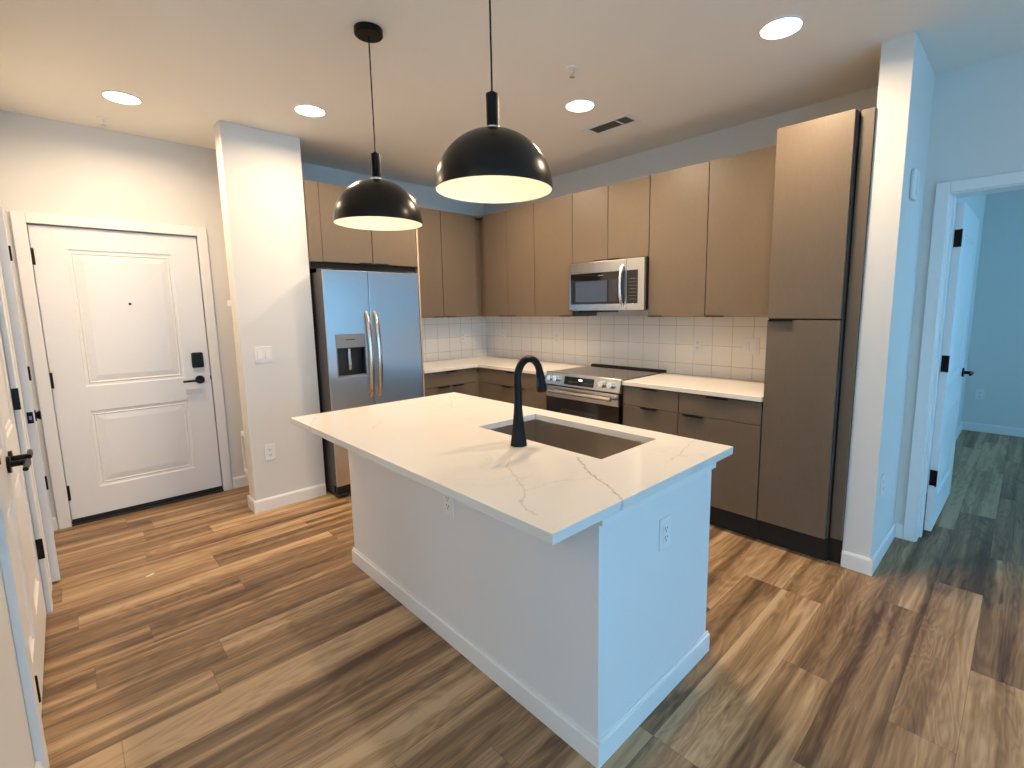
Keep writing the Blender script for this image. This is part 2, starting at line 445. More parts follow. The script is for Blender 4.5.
# ------------------------------------------------------------------ doors
def leaf_mesh(w, h, t, panels, z0=0.0):
    """slab x 0..w, front at y=0 (faces -y), back y=t; panels = [(u0,u1,z0,z1)] in one column"""
    m = MB()
    for side in (0, 1):
        Y = lambda d: (d if side == 0 else t-d)
        u0, u1 = panels[0][0], panels[0][1]
        def q(a, b, c, d): m.quad([(a, Y(0), c), (b, Y(0), c), (b, Y(0), d), (a, Y(0), d)])
        q(0, u0, z0, z0+h); q(u1, w, z0, z0+h)
        zs = [z0]+[z for p in panels for z in (p[2], p[3])]+[z0+h]
        for i in range(0, len(zs), 2): q(u0, u1, zs[i], zs[i+1])
        for (a, b, c, d) in panels:
            prof = [(0, 0), (.006, .007), (.020, .009), (.026, .004), (.034, .009), (.075, .002)]
            L = []
            for ins, dep in prof:
                L.append([m.bm.verts.new(p) for p in ((a+ins, Y(dep), c+ins), (b-ins, Y(dep), c+ins), (b-ins, Y(dep), d-ins), (a+ins, Y(dep), d-ins))])
            for i in range(len(L)-1):
                for k in range(4): m.bm.faces.new((L[i][k], L[i][(k+1) % 4], L[i+1][(k+1) % 4], L[i+1][k]))
            m.bm.faces.new(L[-1])
    z1 = z0+h
    for pts in ([(0, 0, z0), (0, t, z0), (0, t, z1), (0, 0, z1)], [(w, 0, z0), (w, t, z0), (w, t, z1), (w, 0, z1)], [(0, 0, z0), (w, 0, z0), (w, t, z0), (0, t, z0)], [(0, 0, z1), (w, 0, z1), (w, t, z1), (0, t, z1)]): m.quad(pts)
    bmesh.ops.remove_doubles(m.bm, verts=m.bm.verts, dist=1e-5)
    return m
def lever(parent, x, z, sgn, y=0.0, out=-1, square=False):
    """lever on the face y, pointing along sgn*x"""
    m = MB()
    if square: m.box(x-.032, x+.032, y, y+out*.009, z-.032, z+.032)
    else: m.tube([(x, y, z), (x, y+out*.010, z)], .032, 24)
    m.tube([(x, y+out*.008, z), (x, y+out*.05, z)], .011, 14)
    h = m.build('handle_rosette', M_BLACK, parent, smooth=True)
    m = MB(); m.tube([(x-sgn*.012, y+out*.052, z), (x+sgn*.03, y+out*.055, z), (x+sgn*.115, y+out*.052, z-.002)], [.0105, .0095, .008], 12)
    m.build('lever', M_BLACK, h, smooth=True)
    return h
def hinge(parent, x, z, y=0.0, out=-1, h=.09, plate=None):
    m = MB(); m.tube([(x, y+out*.006, z-h/2), (x, y+out*.006, z+h/2)], .0075, 10)
    m.box(x-.010, x+.010, y+out*.0005, y+out*.003, z-h/2, z+h/2)
    return m.build('hinge', M_BLACK, parent)

# entrance door: local x -> world y, local -y -> +X
d = struct(leaf_mesh(.899, 1.987, .044, [(.165, .735, .238, .785), (.165, .735, .958, 1.888)], .043).build('door_1', M_DOOR), 'white two-panel entrance door with black hardware')
d.location = (EX-.008, DY0+.003, 0); d.rotation_euler = (0, 0, PI/2)
for z in (.235, 1.02, 1.83): hinge(d, .001, z, 0, -1, .105)
lever(d, .826, .935, -1)
m = MB(); m.box(.785, .862, -.022, -.0003, 1.03, 1.15); m.build('keypad_deadbolt', M_BLACK, d, bevel=.012, seg=3)
m = MB(); m.tube([(.458, 0, 1.525), (.458, -.004, 1.525)], .009, 16); m.build('peephole', M_DARK, d)
m = MB(); m.box(.895, .9, -.012, 0, .93, .96); m.build('latch_plate', M_BLACK, d)
m = MB(); m.box(.73, .83, -.0008, -.0002, .825, .865); m.build('sticker_residue', simple('pale_sticker', (.62, .61, .61, 1), .6), d)
m = MB(); m.box(.0, .899, -.008, .04, .0125, .0428); m.build('door_sweep', M_GAP, d)
m = MB(); m.box(EX-.06, EX+.015, DY0-.005, DY1+.005, .0005, .012)
th = struct(m.build('trim_6', M_DARK), 'black door threshold')

# hall door standing slightly ajar, hinged at the entrance end; local front faces +Y -> rotate 180
d = struct(leaf_mesh(.80, 2.0, .035, [(.15, .65, .20, .74), (.15, .65, .93, 1.84)], .015).build('door_2', M_DOOR), 'white hall door standing slightly ajar')
ang = math.radians(2.6)
d.rotation_euler = (0, 0, PI+ang)
# local origin (0,0) at latch end front; place hinge end (w) at AX0
wx = .80*math.cos(PI+ang); wy = .80*math.sin(PI+ang)
d.location = (AX0+.004-wx, -3.735-wy, 0)
for z in (.37, 1.09, 1.83): hinge(d, .796, z)
m = MB(); m.tube([(.06, -.0, .925), (.06, -.006, .925)], .03, 20); m.tube([(.06, -.006, .925), (.06, -.02, .925)], [.016, .026], 20); m.tube([(.06, -.02, .925), (.06, -.024, .925)], [.026, .02], 20)
m.build('handle_knob', M_BLACK, d, smooth=True)
m = MB(); m.box(-.0015, .0, .006, .029, .895, .955); lp = m.build('latch_plate', M_BLACK, d)
m = MB(); m.box(-.006, -.0015, .012, .022, .915, .933); m.build('latch_bolt', simple('bolt_grey', (.25, .25, .27, 1), .5), lp)

# closet double doors
def closet(n, x0, x1, hx, lx, sg, lab, hz):
    w = x1-x0
    d = struct(leaf_mesh(w, 2.02, .035, [(.10, w-.10, .22, .78), (.10, w-.10, .97, 1.88)], .015).build('door_%d' % n, M_DOOR), lab)
    d.location = (x1, HY-.001, 0); d.rotation_euler = (0, 0, PI)
    lever(d, x1-lx, .90, sg)
    for z in hz: hinge(d, x1-hx, z, -.012, -1)
    return d
closet(3, CX0+.004, CXM-.003, CX0+.012, CXM-.05, 1, 'white closet door, the leaf nearer the entrance', ())
closet(4, CXM+.003, CX1-.004, CX1-.035, CXM+.05, -1, 'white closet door, the leaf nearer the viewer', (.25, 1.05, 1.83))
for z in (.335, 1.07):
    m = MB(); m.box(1.1803, 1.184, HY+.0005, HY+.024, z-.05, z+.05); m.build('hinge', M_BLACK, tc)

# bedroom door open inward
d = struct(leaf_mesh(.90, 2.0, .035, [(.14, .76, .22, .76), (.14, .76, .95, 1.86)], .022).build('door_5', M_DOOR), 'white bedroom door standing open')
d.rotation_euler = (0, 0, PI/2-.012); d.location = (4.092, BY1+.012, 0)
lever(d, .835, .95, -1)
lever(d, .835, .95, -1, .035, 1)
for z in (.37, 1.085, 1.82):
    m = MB(); m.box(-.0035, -.0002, .0, .033, z-.05, z+.05); m.box(-.02, -.0036, -.004, .004, z-.05, z+.05); m.build('hinge', M_BLACK, d)

# ------------------------------------------------------------------ cabinets
def cabinet(name, label, loc, rz, w, z0, z1, dep, fronts, group, toe=0, cat='cabinet'):
    """local frame: wall at y=0, front faces -y, x 0..w"""
    r = thing(name, label, cat, (loc[0], loc[1], 0), rz, group)
    m = MB(); m.box(.0008, w-.0008, -(dep-.030), -.0015, z0, z1); m.build('body', M_CAB, r)
    m = MB(); m.box(.002, w-.002, -(dep-.024), -(dep-.0305), z0+.002, z1-.002); m.build('seam_shade_plate', M_GAP, r)  # dark plate behind the fronts, seam shade put into its colour
    if toe:
        m = MB(); m.box(.0008, w-.0008, -(dep-.062), -.05, .0005, z0-.0005); m.build('toe_kick', M_GAP, r)
    for (k, a, b, c, e, tab) in fronts:
        m = MB(); m.box(a+.003, b-.003, -dep, -(dep-.0215), c+.0025, e-.0025); f = m.build(k, M_CAB, r, bevel=.0008, seg=1)
        if tab:
            where, u0, u1 = tab
            m = MB()
            if where == 't':
                m.box(u0, u1, -dep-.018, -dep+.004, e-.0014, e+.0004); m.box(u0, u1, -dep-.018, -dep-.0155, e-.009, e-.0014)
            else:
                m.box(u0, u1, -dep-.018, -dep+.004, c-.0004, c+.0014); m.box(u0, u1, -dep-.018, -dep-.0155, c+.0014, c+.009)
            m.build('edge_pull', M_BLACK, f)
    return r
ZU, ZB = 2.407, 1.377
G1, G2 = 'wall cabinets', 'base cabinets'
DU = .345
cabinet('wall_cabinet', 'tall double-door wall cabinet on the range wall, next to the inside corner', (.415, 0), 0, .747, ZB, ZU, DU,
        [('door', 0, .363, ZB, ZU, ('b', .24, .36)), ('door', .363, .747, ZB, ZU, ('b', .37, .49))], G1)
cabinet('wall_cabinet', 'single-door wall cabinet directly left of the microwave', (1.162, 0), 0, .4645, ZB, ZU, DU,
        [('door', 0, .4645, ZB, ZU, ('b', .33, .455))], G1)
cabinet('wall_cabinet', 'short two-door wall cabinet right above the microwave', (1.6265, 0), 0, .7565, 1.826, ZU, DU,
        [('door', 0, .3755, 1.826, ZU, ('b', .25, .37)), ('door', .3755, .7565, 1.826, ZU, ('b', .385, .5))], G1)
cabinet('wall_cabinet', 'single-door wall cabinet directly right of the microwave', (2.383, 0), 0, .4533, ZB, ZU, DU,
        [('door', 0, .4533, ZB, ZU, ('b', .01, .13))], G1)
cabinet('wall_cabinet', 'single-door wall cabinet touching the tall pantry', (2.8363, 0), 0, .4533, ZB, ZU, DU,
        [('door', 0, .4533, ZB, ZU, ('b', .01, .14))], G1)
cabinet('wall_cabinet', 'double-door wall cabinet right of the refrigerator, up to the corner', (0, -1.245), PI/2, .86, ZB, ZU, DU,
        [('door', 0, .435, ZB, ZU, ('b', .30, .42)), ('door', .435, .86, ZB, ZU, ('b', .45, .57))], G1)
cf = thing('corner_filler', 'narrow brown filler post in the corner between the wall cabinets', 'filler strip', (.35, -.35, ZB))
m = MB(); m.box(-.066, .0635, .066, .070, 0, ZU-ZB); m.box(-.070, -.066, -.032, .070, 0, ZU-ZB); m.prism([(-.066, -.032), (-.008, -.032), (-.008, .0), (.0635, .008), (.0635, .066), (-.066, .066)], ZU-ZB-.02, ZU-ZB); m.build('filler_panel', M_CAB, cf)
FD = .635
r = cabinet('wall_cabinet', 'deep two-door cabinet over the refrigerator', (0, -2.075), PI/2, .812, 1.825, ZU, FD,
        [('door', 0, .403, 1.825, ZU, ('b', .28, .395)), ('door', .403, .812, 1.825, ZU, ('b', .41, .53))], G1)
m = MB(); m.box(-.086, -.0005, -FD, -.05, 1.825, ZU); m.build('filler_panel', M_CAB, r)
m = MB(); m.box(-.086, .810, -FD+.03, -.05, 1.775, 1.8235); m.build('fridge_gap_shade', M_GAP, r)  # black box standing in for the shade in the gap above the refrigerator
tag(MB().box(0.002, FD+.004, -1.2615, -1.2465, .0005, ZU).build('refrigerator_end_panel', simple('lit_edge_tint', (.46, .37, .28, 1), .5)),  # paler than the cabinets: light on the edge put into the colour
    'tall thin panel coloured pale as if lit, at the right side of the refrigerator', 'panel')

ZD, ZC0, ZT = .738, .152, .878
D = .628
cabinet('base_cabinet', 'base cabinet with one drawer and two doors, right of the refrigerator', (0, -1.245), PI/2, .575, ZC0, .883, D,
        [('drawer', 0, .575, ZD, ZT, ('t', .23, .35)), ('door', 0, .29, ZC0, ZD, ('t', .14, .27)), ('door', .29, .575, ZC0, ZD, ('t', .31, .43))], G2, 1)
cabinet('base_cabinet', 'base cabinet with one drawer and two doors, left of the range', (.70, 0), 0, .897, ZC0, .883, D,
        [('drawer', 0, .897, ZD, ZT, ('t', .38, .51)), ('door', 0, .447, ZC0, ZD, ('t', .30, .43)), ('door', .447, .897, ZC0, ZD, ('t', .47, .60))], G2, 1)
cf = thing('corner_filler', 'brown filler post under the counter in the inside corner', 'filler strip', (.62, -.66, 0))
m = MB(); m.box(.0, .0795, .035, .05, ZC0, .883); m.box(-.01, .003, -.009, .05, ZC0, .883); m.box(-.08, -.01, .035, .05, ZC0, .883); m.build('filler_panel', M_CAB, cf)
m = MB(); m.box(-.06, .0795, .1, .11, 0.0005, ZC0); m.build('toe_kick', M_GAP, cf)
cabinet('base_cabinet', 'narrow base cabinet with two stacked fronts, right of the range', (2.364, 0), 0, .448, ZC0, .883, D,
        [('drawer', 0, .448, ZD, ZT, ('t', .16, .29)), ('drawer', 0, .448, ZC0, ZD, ('t', .16, .29))], G2, 1)
cabinet('base_cabinet', 'wide base cabinet with drawer over a tall front, beside the pantry', (2.812, 0), 0, .54, ZC0, .883, D,
        [('drawer', 0, .54, ZD, ZT, ('t', .2, .34)), ('door', 0, .54, ZC0, ZD, ('t', .04, .18))], G2, 1)
PX0, PX1, ZS = 3.354, 3.724, 1.3695
r = cabinet('pantry_cabinet', 'tall pantry cabinet with two stacked doors beside the white stub wall', (PX0, 0), 0, PX1-PX0, ZC0, ZU, .628,
        [('door', 0, PX1-PX0, ZC0, ZS-.002, ('t', .012, .14)), ('door', 0, PX1-PX0, ZS+.002, ZU, None)], None, 1)
m = MB(); m.box(PX1-PX0+.010, 3.7912-PX0, -.574, -.02, ZC0, ZU); m.build('filler_panel', M_CAB, r)
m = MB(); m.box(PX1-PX0+.001, PX1-PX0+.009, -.56, -.02, ZC0, ZU-.002); m.build('side_gap', M_GAP, r)
m = MB(); m.box(PX1-PX0+.001, 3.7912-PX0, -.545, -.05, .0005, ZC0-.001); m.build('toe_kick', M_GAP, r)

# ------------------------------------------------------------------ counters + backsplash
M_QZ = quartz('white_quartz', seed=3.1)
m = MB(); m.prism([(.0098, -.0098), (1.597, -.0098), (1.597, -.640), (.648, -.640), (.648, -1.245), (.0098, -1.245)], .884, .914)
tag(m.build('countertop', M_QZ, bevel=.002), 'L-shaped white quartz countertop running around the corner to the range', 'countertop')
tag(MB().box(2.365, 3.352, -.640, -.010, .884, .914).build('countertop', M_QZ, bevel=.002), 'short straight white quartz countertop between range and pantry', 'countertop')
tag(MB().box(.0095, 3.3525, -.009, -.0005, .8845, ZB-.001).build('tile_backsplash', tile('square_tile_range_wall', 'x', 2.588)), 'square white tile backsplash behind the range', 'backsplash')
tag(MB().box(.0005, .009, -1.245, -.0005, .8845, ZB-.001).build('tile_backsplash', tile('square_tile_side_wall', 'y', -.372)), 'square white tile backsplash beside the refrigerator', 'backsplash')

# ------------------------------------------------------------------ outlets and switches
def outlet(label, loc, rot, group='duplex outlets', decora=False):
    r = thing('wall_outlet', label, 'outlet', loc, 0, group, rot)
    MB().box(-.036, .036, -.006, -.0006, -.058, .058).build('cover_plate', M_PLATE, r, bevel=.002)
    if decora:
        f = MB().box(-.017, .017, -.0085, -.0062, -.034, .034).build('receptacle', M_PLATE, r, bevel=.001)
        zz = (-.017, .017); ff = (f, f)
    else:
        ff = []
        for s in (-1, 1):
            m = MB(); m.tube([(0, -.0062, s*.0195), (0, -.0085, s*.0195)], .0165, 20); ff.append(m.build('receptacle', M_PLATE, r))
        zz = (-.0195, .0195)
    for z, f in zip(zz, ff):
        m = MB(); m.box(-.0085, -.0055, -.0092, -.0086, z-.002, z+.007); m.box(.0055, .0085, -.0092, -.0086, z-.002, z+.006); m.tube([(0, -.0086, z-.009), (0, -.0092, z-.009)], .003, 8)
        m.build('plug_slots', M_SLOT, f)
    return r
def switch(label, loc, rot):
    r = thing('light_switch', label, 'light switch', loc, 0, None, rot)
    MB().box(-.058, .058, -.006, -.0006, -.058, .058).build('cover_plate', M_PLATE, r, bevel=.002)
    for s in (-1, 1):
        m = MB(); m.prism_x([(-.0062, -.033), (-.0062, .033), (-.008, .033), (-.012, -.033)], s*.0265-.016, s*.0265+.016); m.build('rocker', M_PLATE, r, bevel=.0008)
    return r
RX90 = (0, 0, PI/2)
outlet('backsplash outlet right of the range, by the middle of the counter', (2.626, -.009, 1.15), (0, 0, 0))
outlet('backsplash outlet just left of the range', (1.136, -.009, 1.157), (0, 0, 0))
outlet('backsplash outlet on the range wall close to the inside corner', (.314, -.009, 1.165), (0, 0, 0))
outlet('backsplash outlet on the side wall between refrigerator and corner', (.009, -.351, 1.15), RX90)
switch('white two-rocker switch on the backsplash beside the pantry', (3.032, -.009, 1.16), (0, 0, 0))
switch('white two-rocker switch on the white wall column', (.5945, -2.53, 1.15), RX90)
outlet('white outlet low on the white wall column', (.5945, -2.546, .432), RX90)
IX0, IX1, IY0, IY1, IZ = 1.70, 3.627, -2.722, -1.667, .89
BX0, BX1, BY_0, BY_1 = 1.795, 3.571, -2.463, -1.732
outlet('white outlet on the blue-lit end of the island', (BX1, -2.088, .655), RX90, decora=True)
outlet('white outlet under the island overhang on the long side', (2.786, BY_0, .655), (0, 0, 0), decora=True)
outlet('faint outlet low on the far wall of the bedroom', (4.09, 3.78, .42), (0, 0, 0))
outlet('white outlet low on the side of the stub wall', (3.925, -.43, .47), RX90)
t_ = thing('thermostat', 'small white chime box high on the side of the stub wall', 'wall box', (3.925, -.335, 2.05), 0, None, RX90)
MB().box(-.05, .05, -.024, -.0006, -.075, .075).build('housing', M_PLATE, t_, bevel=.012, seg=3)
MB().box(-.02, .02, -.028, -.0245, -.05, .05).build('cover', M_PLATE, t_, bevel=.002)
t_.name = 'door_chime'

# ------------------------------------------------------------------ island
isl = thing('kitchen_island', 'white-painted kitchen island base with baseboard', 'kitchen island', (2.67, -2.08, 0))
def isb(name, mat, boxes, bevel=0):
    m = MB()
    for b in boxes: m.box(b[0]-2.67, b[1]-2.67, b[2]+2.08, b[3]+2.08, b[4], b[5])
    return m.build(name, mat, isl, bevel=bevel)
m = MB(); m.prism([(x-2.67, y+2.08) for x, y in ((BX0, BY_0), (BX1, BY_0), (BX1, BY_1), (BX1-.10, BY_1), (BX1-.10, BY_0+.10), (BX0+.10, BY_0+.10), (BX0+.10, BY_1), (BX0, BY_1))], 0, IZ-.031)
m.build('wall_panels', M_ISL, isl)
isb('cabinet_back', M_CAB, [(BX0+.1005, BX1-.1005, BY_1-.02, BY_1, .10, IZ-.031)])
isb('top_trim', M_TRIM, [(BX1+.0005, BX1+.013, BY_0, BY_1+.012, IZ-.083, IZ-.031)], .001)
def isbase():
    m = MB(); h = .088; t = .013
    for (a, b, n) in [((BX0-.013, BY_0), (BX1+.013, BY_0), (0, -1)), ((BX1, BY_0), (BX1, BY_1+.013), (1, 0)), ((BX0, BY_1), (BX0, BY_0), (-1, 0))]:
        a = Vector((a[0]-2.67, a[1]+2.08, 0)); b = Vector((b[0]-2.67, b[1]+2.08, 0)); n = Vector((*n, 0))
        prof = [(.0005, .0), (t, .0), (t, h-.012), (t-.006, h-.008), (t-.007, h), (.0005, h)]
        A = [m.bm.verts.new(a+n*p[0]+Vector((0, 0, p[1]))) for p in prof]; B = [m.bm.verts.new(b+n*p[0]+Vector((0, 0, p[1]))) for p in prof]
        m.bm.faces.new(A[::-1]); m.bm.faces.new(B)
        for i in range(6): m.bm.faces.new((A[i], A[(i+1) % 6], B[(i+1) % 6], B[i]))
    return m.build('baseboard', M_TRIM, isl)
isbase()
def bpz(px, py, z):
    d = _f+_r*((px-512-OX)/FOC)-_u*((py-384-OY)/FOC)
    t = (z-CP.z)/d.z; p = CP+d*t
    return (round(p.x, 3), round(p.y, 3), 0)
# vein paths measured on the slab (metres)
VE = []
for pts, w, s in [([(577, 457), (584, 466), (592, 475), (603, 482), (613, 490), (622, 500), (625, 509)], .007, .9),
                  ([(511, 458), (506, 465), (516, 478), (525, 491), (521, 502), (527, 510), (537, 515)], .0045, .6),
                  ([(525, 491), (540, 486), (553, 482), (590, 478)], .0035, .4),
                  ([(692, 441), (684, 450), (679, 455), (668, 462)], .0045, .5),
                  ([(335, 400), (318, 412), (309, 428)], .006, .45),
                  ([(386, 420), (372, 428)], .006, .35), ([(450, 395), (452, 408)], .006, .35)]:
    for a, b in zip(pts[:-1], pts[1:]): VE.append((bpz(*a, IZ), bpz(*b, IZ), w*.85, s*.8))
SX0, SX1, SY0, SY1 = 2.602, 3.344, -2.158, -1.774
tag(MB().holed((IX0, IX1, IY0, IY1), (SX0, SX1, SY0, SY1), IZ-.030, IZ).build('countertop', quartz('veined_quartz', VE, 1.7), bevel=.0015),
    'large white veined quartz island countertop with the sink cut into it', 'countertop')
sk = thing('kitchen_sink', 'rectangular undermount stainless sink in the island', 'sink', (2.973, -1.966, IZ-.031))
sx, sy, dp = (SX1-SX0)/2+.004, (SY1-SY0)/2+.004, .21
m = MB()
for a, b, c, e in ((-sx-.003, -sx, -sy-.003, sy+.003), (sx, sx+.003, -sy-.003, sy+.003), (-sx, sx, -sy-.003, -sy), (-sx, sx, sy, sy+.003)): m.box(a, b, c, e, -dp, -.0005)
m.box(-sx-.003, sx+.003, -sy-.003, sy+.003, -dp-.003, -dp)
m.build('basin', M_SINK, sk)
m = MB(); m.lathe([(.0, -dp+.002), (.02, -dp+.0015), (.04, -dp+.003), (.052, -dp+.004), (.056, -dp+.0005)], (0, .05, 0), 28); m.build('drain', M_CHROME, sk, smooth=True)
fx, fy = 2.982, -2.242
fa = thing('kitchen_faucet', 'black gooseneck pull-down faucet standing by the sink', 'faucet', (fx, fy, IZ))
m = MB(); m.lathe([(0, .0005), (.036, .0005), (.0365, .004), (.034, .02), (.027, .07), (.021, .13), (.0175, .165)], seg=8)
bmesh.ops.rotate(m.bm, verts=m.bm.verts, matrix=Matrix.Rotation(PI/8, 3, 'Z'))
m.build('faucet_base', M_BLACK, fa, bevel=.002)
pts = [(0, 0, .155)]+[(0, 0, .2), (0, 0, .275)]
R_ = .064
for k in range(0, 13):
    a = PI-k*PI*.97/12
    pts.append((0, R_+R_*math.cos(a), .281+R_*1.15*math.sin(a)))
ex = pts[-1]
m = MB(); m.tube(pts, [.0175, .0165]+[.0155]*(len(pts)-2), 16); m.build('gooseneck', M_BLACK, fa, smooth=True)
m = MB(); m.tube([(0, ex[1]-.001, ex[2]+.008), (0, ex[1]+.004, ex[2]-.02), (0, ex[1]+.010, ex[2]-.070), (0, ex[1]+.011, ex[2]-.077)], [.0165, .018, .026, .024], 16); sp = m.build('spray_head', M_BLACK, fa, smooth=True)
m = MB(); m.tube([(0, ex[1]-.012, ex[2]-.02), (0, ex[1]-.016, ex[2]-.055)], .006, 8); m.build('button', M_DARK, sp)
m = MB(); m.tube([(-.012, .014, .1), (-.034, .036, .102)], .010, 12); m.tube([(-.034, .036, .1), (-.04, .042, .15)], [.006, .005], 10); hd = m.build('handle', M_BLACK, fa, smooth=True)

# ------------------------------------------------------------------ refrigerator (local: front faces -y, then rotated +90)
FX, FY0, FY1 = .80, -2.152, -1.363
fr = thing('refrigerator', 'stainless side-by-side refrigerator with water dispenser', 'refrigerator', (0, FY0, 0), PI/2)
FW = FY1-FY0; zt, zb = 1.755, .105
xm = .347
m = MB(); m.box(.006, FW-.004, -.715, -.03, .03, 1.742); m.build('body', simple('dark_grey_cabinet', (.035, .033, .034, 1), .4), fr, bevel=.004)
dx0, dx1, dz0, dz1 = .062, .297, .950, 1.275
m = MB(); m.holed((.0, xm-.002, zb, zt), (dx0, dx1, dz0, dz1), -FX+.014, -FX, 'xz'); dl = m.build('freezer_door', M_FRIDGE, fr, bevel=.003)
M_EDGE = simple('door_edge_dark', (.05, .046, .044, 1), .45)
MB().holed((.0, xm-.002, zb, zt), (dx0, dx1, dz0, dz1), -.722, -FX+.0145, 'xz').build('door_edge', M_EDGE, dl)
m = MB(); m.box(xm+.002, FW, -FX, -FX+.014, zb, zt); dr = m.build('refrigerator_door', M_FRIDGE, fr, bevel=.003)
MB().box(xm+.002, FW, -FX+.0145, -.722, zb, zt).build('door_edge', M_EDGE, dr)
m = MB(); m.box(xm-.0018, xm+.0018, -.79, -.722, zb+.003, zt-.003); m.build('door_gasket', M_GAP, fr)
for nm, hx in (('freezer', xm-.034), ('fridge', xm+.036)):
    par = dl if nm == 'freezer' else dr
    P = []
    for k in range(15):
        u = k/14; P.append((hx, -FX-.010-.050*math.sin(PI*u)**.55 if 0 < u < 1 else -FX-.004, .775+.67*u))
    m = MB(); m.tube(P, [.012+.004*math.sin(PI*k/14) for k in range(15)], 14, sx=1.25, sy=.8); m.build('handle', M_STEELH, par, smooth=True)
# dispenser
ds = MB().holed((dx0+.0005, dx1-.0005, dz0+.0005, dz1-.0005), (dx0+.008, dx1-.008, dz0+.012, 1.175), -.792, -FX-.0025, 'xz').build('dispenser', simple('dispenser_panel_grey', (.20, .22, .25, 1), .3), dl)
m = MB(); m.box(dx0+.001, dx1-.001, -.735, -.730, dz0+.001, 1.2); m.box(dx0+.001, dx0+.007, -.79, -.735, dz0+.001, 1.18); m.box(dx1-.007, dx1-.001, -.79, -.735, dz0+.001, 1.18)
m.box(dx0+.007, dx1-.007, -.79, -.735, dz0+.001, dz0+.011); m.box(dx0+.007, dx1-.007, -.79, -.735, 1.17, 1.178); m.build('dispenser_cavity', M_DARK, ds)
m = MB(); m.prism_x([(-.745, 1.16), (-.765, 1.16), (-.775, 1.04), (-.770, 1.0), (-.748, 1.0)], .165, .185); m.tube([(.175, -.77, 1.165), (.175, -.77, 1.13)], .014, 10); m.build('paddle', M_CHROME, ds)
m = MB(); m.box(.14, .21, -FX-.0034, -FX-.0026, 1.232, 1.239); m.build('brand_mark', M_DARK, ds)
for k in range(3): MB().box(.14+k*.026, .15+k*.026, -FX-.0034, -FX-.0026, 1.195, 1.203).build('button', M_KEY, ds)
m = MB(); m.box(.02, FW-.02, -.745, -.716, .035, .098); m.build('base_grille', M_DARK, fr)
for x in (.05, FW-.05): MB().box(x-.035, x+.035, -.77, -.717, .0008, .033).build('foot', M_DARK, fr, bevel=.006)
for x in (.045, FW-.045): MB().box(x-.035, x+.035, -.775, -.66, 1.7435, 1.768).build('hinge_cover', M_DARK, fr, bevel=.004)
# ------------------------------------------------------------------ microwave
MX0, MX1, MZ0, MZ1, MF = 1.636, 2.380, 1.424, 1.8225, -.398
mw = thing('microwave', 'stainless over-the-range microwave with black window', 'microwave', (MX0, 0, MZ0))
Wm = MX1-MX0; Hm = MZ1-MZ0
MB().box(.003, Wm-.001, -.372, -.0115, .003, Hm-.001).build('body', M_DARK, mw, bevel=.002)
sp_ = .585
m = MB(); m.holed((0, sp_-.001, .004, Hm-.004), (.018, sp_-.10+.085, .055, Hm-.092), -.373, MF, 'xz'); md = m.build('door', M_STEEL, mw, bevel=.0015)
MB().box(.0185, sp_-.0155, -.394, -.376, .0555, Hm-.0925).build('window', M_GLASSBLK, md)
MB().box(.07, .40, -.3952, -.3942, .075, Hm-.155).build('window_screen', simple('reflection_tinted_screen', (.05, .065, .10, 1), .08, spec=.7), md)  # blue of a window-like reflection put into the screen colour
MB().box(.415, .50, -.3952, -.3942, .075, Hm-.155).build('window_screen', M_SCREEN, md)
for k in range(6): MB().box(.31+k*.009, .316+k*.009, -.3956, -.3945, Hm-.118, Hm-.111).build('logo_letter', M_KEY, md)
m = MB(); m.holed((sp_+.001, Wm, .004, Hm-.004), (sp_+.004, Wm-.055, .055, Hm-.092), -.373, MF, 'xz'); mc = m.build('control_panel', M_STEEL, mw, bevel=.0015)
MB().box(sp_+.0045, Wm-.0555, -.396, -.376, .0555, Hm-.0925).build('keypad', M_GLASSBLK, mc)
for r_ in range(7):
    for c_ in range(4):
        x = sp_+.030+c_*.016
        MB().box(x, x+.005, -.3972, -.3963, .085+r_*.026, .089+r_*.026+(.003 if (r_+c_) % 3 else 0)).build('key', M_KEY, mc)
P = [(.553, MF-.004-.040*math.sin(PI*k/12)**.6, .035+(Hm-.085)*k/12) for k in range(13)]
MB().tube(P, .010, 12, sx=1.2).build('handle', M_CHROME, md, smooth=True)
m = MB(); m.box(.05, .30, -.33, -.10, -.012, .002); m.build('vent_filter', M_DARK, mw)

# ------------------------------------------------------------------ range
GX0, GX1 = 1.601, 2.361
rg = thing('kitchen_range', 'slide-in stainless electric range with black glass oven door', 'range', (GX0, 0, 0))
Wr = GX1-GX0
MB().box(.002, Wr-.002, -.615, -.014, .03, .903).build('body', M_DARK, rg)
MB().box(.0, Wr, -.6215, -.060, .9035, .921).build('cooktop', simple('cooktop_glass', (.06, .045, .038, 1), .08, spec=.6), rg, bevel=.002)
m = MB()
for (cx, cy, r) in ((.19, -.48, .105), (.57, -.48, .085), (.19, -.2, .08), (.57, -.2, .1)):
    m.lathe([(r-.0025, .9174), (r, .9174), (r, .9177), (r-.0025, .9177), (r-.0025, .9174)], (cx, cy, 0), 40)
m.build('burner_rings', simple('burner_print', (.16, .14, .13, 1), .3), rg)
MB().prism_x([(-.059, .9035), (-.059, .922), (-.050, .934), (-.014, .934), (-.014, .9035)], 0, Wr).build('rear_vent_trim', M_GAP, rg)
cpl = MB().prism_x([(-.622, .905), (-.630, .926), (-.642, .928), (-.650, .922), (-.672, .826), (-.664, .820), (-.622, .820)], 0, Wr).build('control_panel', M_STEEL, rg, bevel=.002)
nrm = Vector((0, -.9748, .2234)); up = Vector((0, .2234, .9748)); c0 = Vector((0, -.661, .874))
def onp(x, v, o): return tuple(Vector((x, 0, 0))+c0+up*v+nrm*o)
